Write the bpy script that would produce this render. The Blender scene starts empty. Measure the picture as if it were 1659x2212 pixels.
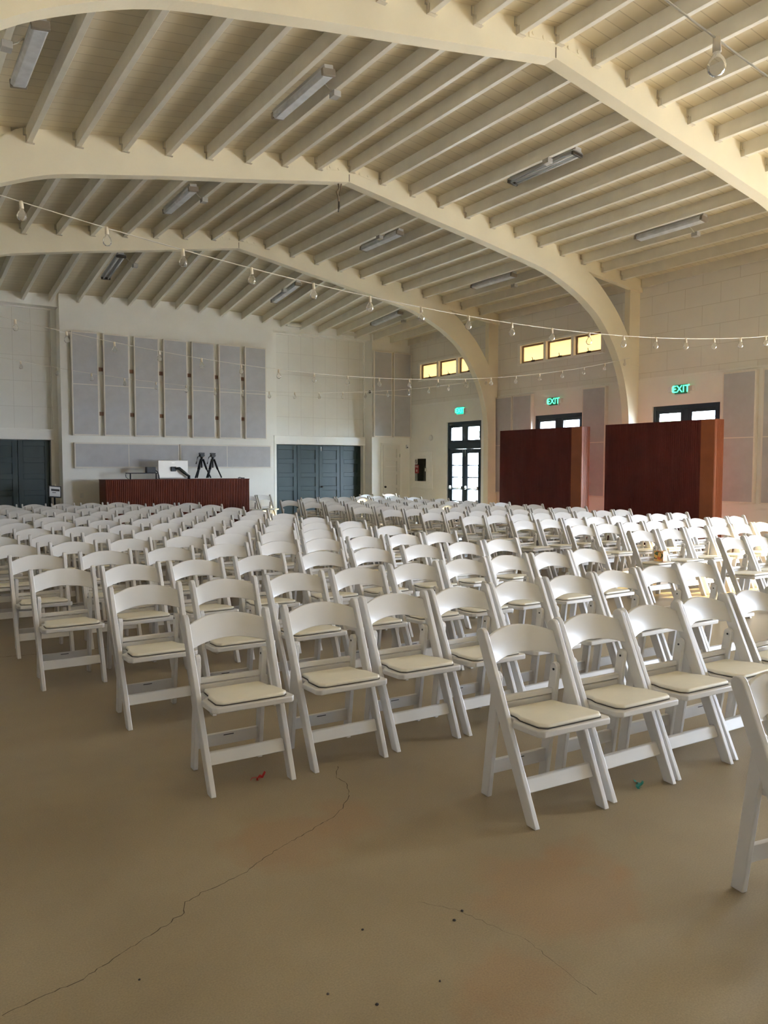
import bpy, bmesh, math, random
from mathutils import Vector, Matrix
random.seed(7)
sc = bpy.context.scene
COL = sc.collection
PI = math.pi
def rad(a): return a*PI/180

# ------------------------------------------------------------------ dimensions
RX, JH, SL, D = 6.652, 6.416, 0.127, 0.6096      # ridge x, joist underside at ridge, roof slope, joist spacing
F = [-7.29, -2.68, 1.935, 6.546, 11.157, 15.768]  # near faces of the roof frames
FT = 0.18                                         # frame thickness
WR, WL = 14.11, -0.81                             # right / left wall planes
YC, YD = 19.98, 20.39                             # far wall: centre plane, recessed plane
JD = 0.19                                         # joist depth
EYE = 1.6

def zj(x, y):                                     # underside of the joists
    a = abs(x-RX)
    z = JH - SL*a
    if y > F[5]:
        w = (y-F[5])/(YC-F[5])
        z = z*(1-w) + w*(5.67-0.041*a)
    return z

# ------------------------------------------------------------------ materials
MATS = {}
def mat(name, col, rough=0.5, metal=0.0, noise=0.0, nscale=8.0, bump=0.0, bscale=60.0, emit=None, estr=0.0, spec=0.5, coat=0.0):
    m = bpy.data.materials.new(name); m.use_nodes = True
    nt = m.node_tree; b = nt.nodes['Principled BSDF']
    b.inputs['Base Color'].default_value = (*col, 1)
    b.inputs['Roughness'].default_value = rough
    b.inputs['Metallic'].default_value = metal
    b.inputs['Specular IOR Level'].default_value = spec
    b.inputs['Coat Weight'].default_value = coat
    tc = nt.nodes.new('ShaderNodeTexCoord')
    if noise > 0:
        n = nt.nodes.new('ShaderNodeTexNoise'); n.inputs['Scale'].default_value = nscale; n.inputs['Detail'].default_value = 4
        nt.links.new(tc.outputs['Object'], n.inputs['Vector'])
        r = nt.nodes.new('ShaderNodeMapRange')
        r.inputs['To Min'].default_value = 1-noise; r.inputs['To Max'].default_value = 1+noise
        r.inputs['From Min'].default_value = 0.3; r.inputs['From Max'].default_value = 0.7
        nt.links.new(n.outputs['Fac'], r.inputs['Value'])
        v = nt.nodes.new('ShaderNodeVectorMath'); v.operation = 'SCALE'
        v.inputs[0].default_value = col
        nt.links.new(r.outputs['Result'], v.inputs['Scale'])
        nt.links.new(v.outputs['Vector'], b.inputs['Base Color'])
    if bump > 0:
        n2 = nt.nodes.new('ShaderNodeTexNoise'); n2.inputs['Scale'].default_value = bscale; n2.inputs['Detail'].default_value = 3
        nt.links.new(tc.outputs['Object'], n2.inputs['Vector'])
        bp = nt.nodes.new('ShaderNodeBump'); bp.inputs['Strength'].default_value = bump; bp.inputs['Distance'].default_value = 0.01
        nt.links.new(n2.outputs['Fac'], bp.inputs['Height'])
        nt.links.new(bp.outputs['Normal'], b.inputs['Normal'])
    if emit:
        b.inputs['Emission Color'].default_value = (*emit, 1); b.inputs['Emission Strength'].default_value = estr
    MATS[name] = m
    return m

def brick_mat(name, c1, c2, cm, bw, rh, mortar, axes, rough=0.7, offset=0.5, freq=2, bump=0.3, noise=0.04):
    m = bpy.data.materials.new(name); m.use_nodes = True
    nt = m.node_tree; b = nt.nodes['Principled BSDF']; b.inputs['Roughness'].default_value = rough
    tc = nt.nodes.new('ShaderNodeTexCoord')
    sp = nt.nodes.new('ShaderNodeSeparateXYZ'); cb = nt.nodes.new('ShaderNodeCombineXYZ')
    nt.links.new(tc.outputs['Object'], sp.inputs[0])
    nt.links.new(sp.outputs[axes[0]], cb.inputs[0]); nt.links.new(sp.outputs[axes[1]], cb.inputs[1])
    br = nt.nodes.new('ShaderNodeTexBrick')
    br.inputs['Color1'].default_value = (*c1, 1); br.inputs['Color2'].default_value = (*c2, 1); br.inputs['Mortar'].default_value = (*cm, 1)
    br.inputs['Scale'].default_value = 1.0; br.inputs['Mortar Size'].default_value = mortar; br.inputs['Mortar Smooth'].default_value = 0.2
    br.inputs['Brick Width'].default_value = bw; br.inputs['Row Height'].default_value = rh
    br.offset = offset; br.offset_frequency = freq
    nt.links.new(cb.outputs[0], br.inputs['Vector'])
    n = nt.nodes.new('ShaderNodeTexNoise'); n.inputs['Scale'].default_value = 3.0; n.inputs['Detail'].default_value = 5
    nt.links.new(tc.outputs['Object'], n.inputs['Vector'])
    r = nt.nodes.new('ShaderNodeMapRange'); r.inputs['To Min'].default_value = 1-noise; r.inputs['To Max'].default_value = 1+noise
    nt.links.new(n.outputs['Fac'], r.inputs['Value'])
    v = nt.nodes.new('ShaderNodeVectorMath'); v.operation = 'SCALE'
    nt.links.new(br.outputs['Color'], v.inputs[0]); nt.links.new(r.outputs['Result'], v.inputs['Scale'])
    nt.links.new(v.outputs['Vector'], b.inputs['Base Color'])
    bp = nt.nodes.new('ShaderNodeBump'); bp.inputs['Strength'].default_value = bump; bp.inputs['Distance'].default_value = 0.005; bp.invert = True
    nt.links.new(br.outputs['Fac'], bp.inputs['Height']); nt.links.new(bp.outputs['Normal'], b.inputs['Normal'])
    MATS[name] = m
    return m

def glass_mat(name, tint, gloss, frosted=None, milk=0):
    m = bpy.data.materials.new(name); m.use_nodes = True
    nt = m.node_tree; nt.nodes.remove(nt.nodes['Principled BSDF']); out = nt.nodes['Material Output']
    t = nt.nodes.new('ShaderNodeBsdfTransparent'); t.inputs['Color'].default_value = (*tint, 1)
    src = t.outputs[0]
    if frosted:
        tr = nt.nodes.new('ShaderNodeBsdfTranslucent'); tr.inputs['Color'].default_value = (*frosted, 1); src = tr.outputs[0]
    if milk:
        df = nt.nodes.new('ShaderNodeBsdfDiffuse'); df.inputs['Color'].default_value = (.9, .88, .82, 1)
        m2 = nt.nodes.new('ShaderNodeMixShader'); m2.inputs[0].default_value = milk
        nt.links.new(src, m2.inputs[1]); nt.links.new(df.outputs[0], m2.inputs[2]); src = m2.outputs[0]
    g = nt.nodes.new('ShaderNodeBsdfGlossy'); g.inputs['Roughness'].default_value = 0.03
    lw = nt.nodes.new('ShaderNodeLayerWeight'); lw.inputs['Blend'].default_value = gloss
    mx = nt.nodes.new('ShaderNodeMixShader'); nt.links.new(lw.outputs['Fresnel'], mx.inputs[0])
    nt.links.new(src, mx.inputs[1]); nt.links.new(g.outputs[0], mx.inputs[2]); nt.links.new(mx.outputs[0], out.inputs['Surface'])
    MATS[name] = m
    return m

M = MATS
mat('wall_paint', (.86, .84, .78), .7, noise=.03, nscale=1.5, bump=.08, bscale=120)
mat('bounce_cut_grey', (.23, .22, .21), .6, noise=.06, nscale=3)  # dark tone added low on the unseen left wall to cut bounced light
mat('trim_paint', (.86, .84, .78), .45, noise=.02, nscale=3)
mat('beam_paint', (.84, .765, .585), .55, noise=.05, nscale=1.2, bump=.08, bscale=25)
mat('joist_paint', (.75, .715, .62), .34, noise=.05, nscale=4, bump=.05, bscale=40)
brick_mat('deck_boards', (.72, .645, .48), (.68, .605, .45), (.52, .455, .33), 3.05, .19, .006, ('X', 'Y'), .65, .37, 2, .25)
brick_mat('tile_right', (.80, .77, .70), (.78, .75, .68), (.62, .58, .50), .81, .405, .005, ('Y', 'Z'), .75, .5, 2, .35)
brick_mat('tile_far', (.82, .80, .74), (.80, .78, .72), (.66, .63, .57), .405, .61, .005, ('X', 'Z'), .75, .0, 2, .35)
mat('steel_strap', (.60, .55, .45), .5)
mat('cap_brown', (.26, .22, .17), .5)
mat('chair_plastic', (.63, .61, .575), .35, noise=.025, nscale=6, bump=.02, bscale=200)
mat('pad_vinyl', (.76, .71, .575), .45, noise=.03, nscale=10, bump=.06, bscale=90)
mat('screw', (.02, .02, .02), .4)
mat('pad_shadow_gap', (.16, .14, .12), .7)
mat('panel_fabric', (.50, .49, .495), .95, noise=.05, nscale=5, bump=.25, bscale=320)
mat('panel_edge', (.78, .73, .65), .8)
mat('batten_wood', (.23, .12, .07), .7, noise=.2, nscale=7)
mat('teal_paint', (.022, .043, .043), .42, noise=.05, nscale=4)
mat('door_frame', (.022, .040, .060), .35)
mat('white_door', (.74, .71, .65), .5)
mat('knob_bronze', (.03, .022, .018), .35, metal=.6)
mat('chrome', (.75, .75, .75), .22, metal=1.0)
mat('black_plastic', (.012, .012, .013), .45)
mat('black_metal', (.010, .010, .012), .38, metal=.3)
mat('cherry_wood', (.105, .017, .013), .5, spec=.25, noise=.18, nscale=3)
mat('cherry_edge', (.30, .085, .028), .45, noise=.12, nscale=3)
mat('desk_wood', (.125, .024, .008), .5, spec=.2, noise=.15, nscale=4)
mat('aluminium', (.62, .58, .52), .42, metal=.35)
mat('fixture_enamel', (.46, .45, .43), .4)
mat('tube_glass', (.62, .64, .66), .2)
mat('lens_plastic', (.58, .60, .63), .35, noise=.12, nscale=9)
mat('wire_white', (.68, .64, .56), .5)
mat('wire_dark', (.06, .05, .04), .5)
mat('cord_white', (.72, .68, .60), .5)
mat('socket', (.70, .62, .48), .5)
mat('sign_white', (.78, .78, .76), .5)
mat('exit_green', (.02, .5, .25), .5, emit=(.0, .85, .38), estr=1.1)
mat('exit_letters', (.1, .8, .5), .5, emit=(.10, 1.0, .50), estr=1.3)
mat('exit_face', (.06, .30, .19), .4)
mat('sign_red', (.30, .015, .02), .45)
mat('sign_pink', (.72, .62, .60), .5)
mat('sign_black', (.02, .02, .02), .5)
mat('sign_paper', (.55, .55, .55), .6)
mat('cabinet_inside', (.03, .034, .036), .6)
mat('extinguisher_grey', (.20, .19, .18), .4, metal=.2)
mat('ribbon_red', (.55, .02, .02), .6)
mat('ribbon_teal', (.02, .28, .24), .6)
mat('crack', (.10, .075, .045), .9)
mat('speck', (.03, .022, .015), .9)
mat('sash_wood', (.30, .20, .13), .5)
mat('latch_dark', (.03, .02, .015), .5)
mat('hemp', (.22, .17, .11), .8)
mat('leaf', (.10, .17, .06), .6, noise=.3, nscale=3)
mat('bark', (.12, .08, .05), .8)
mat('stucco', (.62, .58, .50), .8, noise=.05, nscale=2)
mat('roof_grey', (.22, .22, .23), .8)
mat('paving', (.42, .40, .36), .85, noise=.08, nscale=1.5)
glass_mat('clear_glass', (.93, .97, .97), .12)
glass_mat('amber_glass', (.95, .60, .17), .10, (.25, .195, .115))
glass_mat('bulb_glass', (.97, .97, .95), .22, None, .14)
glass_mat('cabinet_glass', (.80, .82, .82), .12)

# floor: sealed tan concrete, mottled, with a few rusty stains
def floor_mat():
    m = bpy.data.materials.new('sealed_concrete'); m.use_nodes = True
    nt = m.node_tree; b = nt.nodes['Principled BSDF']
    tc = nt.nodes.new('ShaderNodeTexCoord')
    n1 = nt.nodes.new('ShaderNodeTexNoise'); n1.inputs['Scale'].default_value = 1.1; n1.inputs['Detail'].default_value = 6; n1.inputs['Roughness'].default_value = .6
    n2 = nt.nodes.new('ShaderNodeTexNoise'); n2.inputs['Scale'].default_value = 160; n2.inputs['Detail'].default_value = 2
    for n in (n1, n2): nt.links.new(tc.outputs['Object'], n.inputs['Vector'])
    cr = nt.nodes.new('ShaderNodeValToRGB')
    cr.color_ramp.elements[0].position = .3; cr.color_ramp.elements[0].color = (.245, .186, .106, 1)
    cr.color_ramp.elements[1].position = .72; cr.color_ramp.elements[1].color = (.33, .262, .158, 1)
    nt.links.new(n1.outputs['Fac'], cr.inputs[0])
    last = cr.outputs['Color']
    # rusty repair stains, each where it lies on the slab
    n3 = nt.nodes.new('ShaderNodeTexNoise'); n3.inputs['Scale'].default_value = 5; n3.inputs['Detail'].default_value = 5
    nt.links.new(tc.outputs['Object'], n3.inputs['Vector'])
    for (x, y, r) in ((1.42, 2.92, .24), (1.78, 2.98, .16), (2.1, 2.0, .30), (1.62, 1.72, .16), (1.45, 1.52, .12), (2.35, 2.12, .14)):
        d = nt.nodes.new('ShaderNodeVectorMath'); d.operation = 'DISTANCE'; d.inputs[1].default_value = (x, y, 0)
        nt.links.new(tc.outputs['Object'], d.inputs[0])
        ad = nt.nodes.new('ShaderNodeMath'); ad.operation = 'MULTIPLY_ADD'; ad.inputs[1].default_value = .45; 
        nt.links.new(n3.outputs['Fac'], ad.inputs[0]); nt.links.new(d.outputs['Value'], ad.inputs[2])
        mr = nt.nodes.new('ShaderNodeMapRange'); mr.inputs['From Min'].default_value = r+.16; mr.inputs['From Max'].default_value = r+.28
        mr.inputs['To Min'].default_value = .38; mr.inputs['To Max'].default_value = 0
        nt.links.new(ad.outputs[0], mr.inputs['Value'])
        mx = nt.nodes.new('ShaderNodeMixRGB'); mx.inputs['Color2'].default_value = (.30, .165, .075, 1)
        nt.links.new(mr.outputs['Result'], mx.inputs['Fac']); nt.links.new(last, mx.inputs['Color1']); last = mx.outputs['Color']
    mu = nt.nodes.new('ShaderNodeMixRGB'); mu.blend_type = 'OVERLAY'; mu.inputs['Fac'].default_value = .28
    nt.links.new(last, mu.inputs['Color1']); nt.links.new(n2.outputs['Fac'], mu.inputs['Color2'])
    nt.links.new(mu.outputs['Color'], b.inputs['Base Color'])
    rr = nt.nodes.new('ShaderNodeMapRange'); rr.inputs['To Min'].default_value = .30; rr.inputs['To Max'].default_value = .48
    nt.links.new(n1.outputs['Fac'], rr.inputs['Value']); nt.links.new(rr.outputs['Result'], b.inputs['Roughness'])
    bp = nt.nodes.new('ShaderNodeBump'); bp.inputs['Strength'].default_value = .08; bp.inputs['Distance'].default_value = .004
    nt.links.new(n2.outputs['Fac'], bp.inputs['Height']); nt.links.new(bp.outputs['Normal'], b.inputs['Normal'])
    M['floor'] = m
floor_mat()

def flower_mat():
    m = bpy.data.materials.new('flower_print'); m.use_nodes = True
    nt = m.node_tree; b = nt.nodes['Principled BSDF']; b.inputs['Roughness'].default_value = .5
    tc = nt.nodes.new('ShaderNodeTexCoord')
    vo = nt.nodes.new('ShaderNodeTexVoronoi'); vo.inputs['Scale'].default_value = 26
    nt.links.new(tc.outputs['Object'], vo.inputs['Vector'])
    cr = nt.nodes.new('ShaderNodeValToRGB'); cr.color_ramp.interpolation = 'CONSTANT'
    e = cr.color_ramp.elements; e[0].color = (.80, .45, .10, 1); e[1].position = .36; e[1].color = (.70, .16, .05, 1)
    for p, c in ((.45, (.70, .42, .20)), (.68, (.10, .14, .04)), (.8, (.68, .30, .16))):
        k = e.new(p); k.color = (*c, 1)
    sp = nt.nodes.new('ShaderNodeSeparateColor'); nt.links.new(vo.outputs['Color'], sp.inputs[0])
    nt.links.new(sp.outputs[0], cr.inputs[0])
    r2 = nt.nodes.new('ShaderNodeMapRange'); r2.inputs['From Min'].default_value = .62; r2.inputs['From Max'].default_value = .72
    nt.links.new(vo.outputs['Distance'], r2.inputs['Value'])
    mx = nt.nodes.new('ShaderNodeMixRGB'); mx.inputs['Color2'].default_value = (.035, .06, .02, 1)
    nt.links.new(r2.outputs['Result'], mx.inputs['Fac']); nt.links.new(cr.outputs['Color'], mx.inputs['Color1'])
    nt.links.new(mx.outputs['Color'], b.inputs['Base Color'])
    M['flower_print'] = m
flower_mat()

# ------------------------------------------------------------------ mesh builder
class MB:
    def __init__(s): s.v = []; s.f = []; s.m = []; s.sm = []
    def add(s, vs, fs, mi=0, smooth=False):
        o = len(s.v); s.v += [tuple(v) for v in vs]
        for f in fs: s.f.append([o+i for i in f]); s.m.append(mi); s.sm.append(smooth)
        return s
    def box(s, x0, x1, y0, y1, z0, z1, mi=0):
        return s.add([(x0, y0, z0), (x1, y0, z0), (x1, y1, z0), (x0, y1, z0), (x0, y0, z1), (x1, y0, z1), (x1, y1, z1), (x0, y1, z1)],
              [(0, 3, 2, 1), (4, 5, 6, 7), (0, 1, 5, 4), (1, 2, 6, 5), (2, 3, 7, 6), (3, 0, 4, 7)], mi)
    def prism(s, poly, axis, a, b, mi=0, smooth=False):
        """poly of 2D points, extruded along axis 'x' (poly=y,z), 'y' (poly=x,z) or 'z' (poly=x,y)"""
        n = len(poly)
        def P(p, t):
            return (t, p[0], p[1]) if axis == 'x' else ((p[0], t, p[1]) if axis == 'y' else (p[0], p[1], t))
        ar = sum(poly[i][0]*poly[(i+1) % n][1]-poly[(i+1) % n][0]*poly[i][1] for i in range(n))
        pl = list(poly) if ar > 0 else list(poly)[::-1]
        if axis == 'y': pl = pl[::-1]
        vs = [P(p, a) for p in pl]+[P(p, b) for p in pl]
        s.add(vs, [list(range(n))[::-1], list(range(n, 2*n))], mi)
        o = len(s.v)-2*n
        for i in range(n):
            j = (i+1) % n
            s.f.append([o+i, o+j, o+n+j, o+n+i]); s.m.append(mi); s.sm.append(smooth)
        return s
    def tube(s, pts, r, n=8, mi=0, caps=True):
        pts = [Vector(p) for p in pts]; rings = []
        for i, p in enumerate(pts):
            t = (pts[min(i+1, len(pts)-1)]-pts[max(i-1, 0)]).normalized()
            up = Vector((0, 0, 1)) if abs(t.z) < .95 else Vector((1, 0, 0))
            a = t.cross(up).normalized(); b = t.cross(a).normalized()
            rr = r[i] if isinstance(r, (list, tuple)) else r
            rings.append([p+(a*math.cos(2*PI*k/n)+b*math.sin(2*PI*k/n))*rr for k in range(n)])
        o = len(s.v)
        for rg in rings: s.v += [tuple(v) for v in rg]
        for i in range(len(rings)-1):
            for k in range(n):
                k2 = (k+1) % n
                s.f.append([o+i*n+k, o+i*n+k2, o+(i+1)*n+k2, o+(i+1)*n+k]); s.m.append(mi); s.sm.append(True)
        if caps:
            s.f.append([o+k for k in range(n)][::-1]); s.m.append(mi); s.sm.append(False)
            q = o+(len(rings)-1)*n; s.f.append([q+k for k in range(n)]); s.m.append(mi); s.sm.append(False)
        return s
    def lathe(s, prof, c=(0, 0, 0), n=12, mi=0):
        o = len(s.v); m_ = len(prof)
        for (r, z) in prof:
            for k in range(n): s.v.append((c[0]+r*math.cos(2*PI*k/n), c[1]+r*math.sin(2*PI*k/n), c[2]+z))
        for i in range(m_-1):
            for k in range(n):
                k2 = (k+1) % n
                s.f.append([o+i*n+k, o+i*n+k2, o+(i+1)*n+k2, o+(i+1)*n+k]); s.m.append(mi); s.sm.append(True)
        return s
    def grid(s, fn, nu, nv, mi=0, smooth=True, flip=False):
        o = len(s.v)
        for i in range(nu+1):
            for j in range(nv+1): s.v.append(tuple(fn(i/nu, j/nv)))
        for i in range(nu):
            for j in range(nv):
                a = o+i*(nv+1)+j; q = [a, a+nv+1, a+nv+2, a+1]
                s.f.append(q[::-1] if flip else q); s.m.append(mi); s.sm.append(smooth)
        return s
    def build(s, name, mats, parent=None, bevel=0.0, seg=2, **props):
        me = bpy.data.meshes.new(name)
        me.from_pydata(s.v, [], s.f)
        if not isinstance(mats, (list, tuple)): mats = [mats]
        for m_ in mats: me.materials.append(M[m_])
        me.polygons.foreach_set('material_index', s.m)
        me.polygons.foreach_set('use_smooth', s.sm)
        if bevel > 0:
            bm = bmesh.new(); bm.from_mesh(me)
            bmesh.ops.remove_doubles(bm, verts=bm.verts, dist=1e-5)
            ed = [e for e in bm.edges if len(e.link_faces) == 2 and e.calc_face_angle(0) > .6]
            res = bmesh.ops.bevel(bm, geom=ed, offset=bevel, segments=seg, affect='EDGES', profile=.5, clamp_overlap=True)
            for f_ in res['faces']: f_.smooth = True
            bm.to_mesh(me); bm.free()
        me.update()
        o = bpy.data.objects.new(name, me); COL.objects.link(o)
        if parent: o.parent = parent
        for k, v in props.items(): o[k] = v
        return o

def empty(name, loc=(0, 0, 0), rz=0, **props):
    o = bpy.data.objects.new(name, None); COL.objects.link(o); o.empty_display_size = .1
    o.location = loc; o.rotation_euler = (0, 0, rz)
    for k, v in props.items(): o[k] = v
    return o
def dup_tree(o, parent=None, skip=()):
    c = o.copy(); COL.objects.link(c)
    if parent: c.parent = parent
    for ch in list(o.children):
        if not (skip and ch.name.startswith(tuple(skip))): dup_tree(ch, c)
    return c
S = dict(kind='structure')

def wall_cells(axis, plane0, plane1, u0, u1, z0, z1, holes, matfn=None, cuts=(), zcuts=()):
    """a wall slab with rectangular holes; axis 'x' = plane is X const, u is Y"""
    us = sorted({u0, u1, *cuts, *[h[0] for h in holes], *[h[1] for h in holes]})
    zs = sorted({z0, z1, *zcuts, *[h[2] for h in holes], *[h[3] for h in holes]})
    us = [u for u in us if u0 <= u <= u1]; zs = [z for z in zs if z0 <= z <= z1]
    def filled(i, j):
        if i < 0 or j < 0 or i >= len(us)-1 or j >= len(zs)-1: return False
        cu, cz = (us[i]+us[i+1])/2, (zs[j]+zs[j+1])/2
        return not any(h[0] < cu < h[1] and h[2] < cz < h[3] for h in holes)
    P = (lambda t, u, z: (t, u, z)) if axis == 'x' else (lambda t, u, z: (u, t, z))
    b = MB()
    for i in range(len(us)-1):
        for j in range(len(zs)-1):
            if not filled(i, j): continue
            a, c, e, g = us[i], us[i+1], zs[j], zs[j+1]
            mi = matfn((a+c)/2, (e+g)/2) if matfn else 0
            for t in (plane0, plane1):
                b.add([P(t, a, e), P(t, c, e), P(t, c, g), P(t, a, g)], [(0, 1, 2, 3)], mi)
            for (di, dj, q) in ((-1, 0, ((a, e), (a, g))), (1, 0, ((c, e), (c, g))), (0, -1, ((a, e), (c, e))), (0, 1, ((a, g), (c, g)))):
                if not filled(i+di, j+dj):
                    (ua, za), (ub, zb) = q
                    b.add([P(plane0, ua, za), P(plane0, ub, zb), P(plane1, ub, zb), P(plane1, ua, za)], [(0, 1, 2, 3)], 0)
    return b

# ------------------------------------------------------------------ room shell
fl = MB(); fl.box(WL-.2, WR+.2, F[0]-.2, YD+.3, -.15, 0); fl.build('floor', 'floor', **S)

DOORS = [(16.54, 18.09), (12.86, 14.46), (9.27, 10.88)]
DZ = 2.90
WINS = [(16.62, 19.49), (12.22, 15.08)]
WZ = (4.27, 4.79)
BIG = (2.75, 4.65)          # open double doorway past the right edge of the picture
BIG2 = (-2.2, 1.0)
holes = [(18.94, 19.56, 1.12, 1.89)]+[(a, b, 0, DZ) for a, b in DOORS]+[(a, b, *WZ) for a, b in WINS]+[(*BIG, 0, DZ), (*BIG2, 0, DZ)]
wall_cells('x', WR, WR+.22, F[0]-.2, YD+.3, 0, 6.2, holes, lambda u, z: 1 if z > 3.5 else 0, zcuts=(3.5,)).build('wall_right', ['wall_paint', 'tile_right'], **S)
LH = []
wall_cells('x', WL-.22, WL, F[0]-.2, YD+.3, 0, 6.2, LH, lambda u, z: 1 if z > 3.5 else 2, zcuts=(3.5,)).build('wall_left', ['wall_paint', 'tile_right', 'bounce_cut_grey'], **S)
BH = []
wall_cells('y', F[0]-.2, F[0], WL-.2, WR+.2, 0, 7.0, BH).build('wall_back', 'wall_paint', **S)

# far wall: centre block forward, two recessed door bays, end pieces
CX0, CX1 = 3.81, 9.42
EX1 = 12.70; EX0 = 2*RX-EX1
RD = (9.68, 12.61); LDr = (2*RX-RD[1], 2*RX-RD[0])
cw = MB()
cw.box(CX0, CX1, YC, YD+.3, 0, 6.4)
cw.box(EX1, WR+.2, YC, YD+.3, 0, 6.4); cw.box(WL-.2, EX0, YC, YD+.3, 0, 6.4)
for (a, b, door) in ((CX1, EX1, RD), (EX0, CX0, LDr)):
    # recessed wall with door hole and an inset tiled field, and the header that carries the joists
    wb = wall_cells('y', YD, YD+.3, a, b, 0, 6.4, [(door[0], door[1], 0, 2.25), (door[0]+.03, door[1]+.06, 2.52, 5.40)])
    cw.v, cw.f, cw.m, cw.sm = (lambda o: (cw.v+wb.v, cw.f+[[o+i for i in f_] for f_ in wb.f], cw.m+wb.m, cw.sm+wb.sm))(len(cw.v))
    cw.box(a, b, 20.08, YD, 5.43, 6.4)
    cw.box(door[0]+.02, door[1]+.07, YD+.06, YD+.1, 2.5, 5.42, 1)
    cw.box(door[0]-.1, door[1]+.1, YD+.24, YD+.3, 0, 2.3)
cw.build('wall_far', ['wall_paint', 'tile_far'], **S)
# casing round the two folding-door openings
n = 1
for (a, b) in (RD, LDr):
    t = MB(); t.box(a-.07, a, YD-.05, YD+.02, 0, 2.33); t.box(b, b+.07, YD-.05, YD+.02, 0, 2.33); t.box(a-.07, b+.07, YD-.06, YD+.02, 2.25, 2.50)
    t.build('trim_%d' % n, 'trim_paint', bevel=.006, **S); n += 1
# eye level joint of the wall boarding, picture rail on the right wall
t = MB(); t.box(CX0-.006, CX1+.006, YC-.010, YC, 1.605, 1.618); t.box(EX1-.006, WR, YC-.010, YC, 1.605, 1.618)
t.box(WL, EX0, YC-.01, YC, 1.605, 1.618)
t.build('trim_%d' % n, 'trim_paint', **S); n += 1
t = MB()
for (a, b) in ((F[3]+.4, 11.2), (11.5, 15.75), (16.0, YC)): t.box(WR-.022, WR, a, b, 3.49, 3.525)
for (a, b) in ((18.2, 18.72), (19.82, YC), (14.5, 16.0)): t.box(WR-.01, WR, a, b, 1.605, 1.618)
t.build('trim_%d' % n, 'trim_paint', **S); n += 1
b_ = MB()
for (a, b) in ((F[0], BIG2[0]), (BIG2[1], BIG[0]), (BIG[1], 9.27), (10.88, 12.86), (14.46, 16.54), (18.09, YC)): b_.box(WR-.015, WR, a, b, 0, .12)
b_.build('baseboard_right', 'trim_paint', **S)
b_ = MB(); b_.box(CX0, CX1, YC-.015, YC, 0, .12); b_.box(EX1, 13.02, YC-.015, YC, 0, .12); b_.box(13.78, WR, YC-.015, YC, 0, .12)
b_.build('baseboard_far', 'trim_paint', **S)

# ceiling deck
cd = MB()
ys = [F[0]-.2, F[5], F[5]+.6, F[5]+1.4, F[5]+2.2, F[5]+3.0, F[5]+3.8, YC, YD+.3]
xs = [WL-.2, RX-5, RX-2.5, RX, RX+2.5, RX+5, WR+.2]
for i in range(len(ys)-1):
    for j in range(len(xs)-1):
        q = []
        for (x, y) in ((xs[j], ys[i]), (xs[j+1], ys[i]), (xs[j+1], ys[i+1]), (xs[j], ys[i+1])): q.append((x, y, zj(x, y)+JD))
        cd.add(q+[(a, b, c+.12) for a, b, c in q], [(0, 1, 2, 3), (7, 6, 5, 4), (0, 4, 5, 1), (1, 5, 6, 2), (2, 6, 7, 3), (3, 7, 4, 0)])
cd.build('ceiling', 'deck_boards', **S)

# roof frames (bent, tapering arches)
INNER = [(0.0, 6.262), (.69, 6.145), (1.87, 5.936), (2.95, 5.765), (3.75, 5.615), (4.13, 5.551), (4.58, 5.46), (5.05, 5.287), (5.54, 5.062), (5.79, 4.898), (6.01, 4.758),
         (6.28, 4.482), (6.45, 4.264), (6.64, 3.978), (6.79, 3.667), (6.89, 3.401), (6.975, 3.075), (7.027, 2.719), (7.04, 2.45), (7.045, 0.0)]
OUTER = [(5.18, 5.80), (5.48, 5.70), (5.78, 5.559), (6.03, 5.405), (6.29, 5.181), (6.56, 4.933), (6.78, 4.674), (6.98, 4.393), (7.22, 3.985), (7.30, 3.70), (7.33, 0.0)]
def smooth(pts, it=1):
    for _ in range(it):
        o = [pts[0]]
        for i in range(len(pts)-1):
            (a, b), (c, d) = pts[i], pts[i+1]
            o += [(a*.75+c*.25, b*.75+d*.25), (a*.25+c*.75, b*.25+d*.75)]
        o.append(pts[-1]); pts = o
    return pts
inn = [INNER[0]]+smooth(INNER[1:-1], 2)+[INNER[-1]]
outr = smooth(OUTER[:-1], 1)+[OUTER[-1]]
def deck0(d): return JH+JD-SL*d
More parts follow.
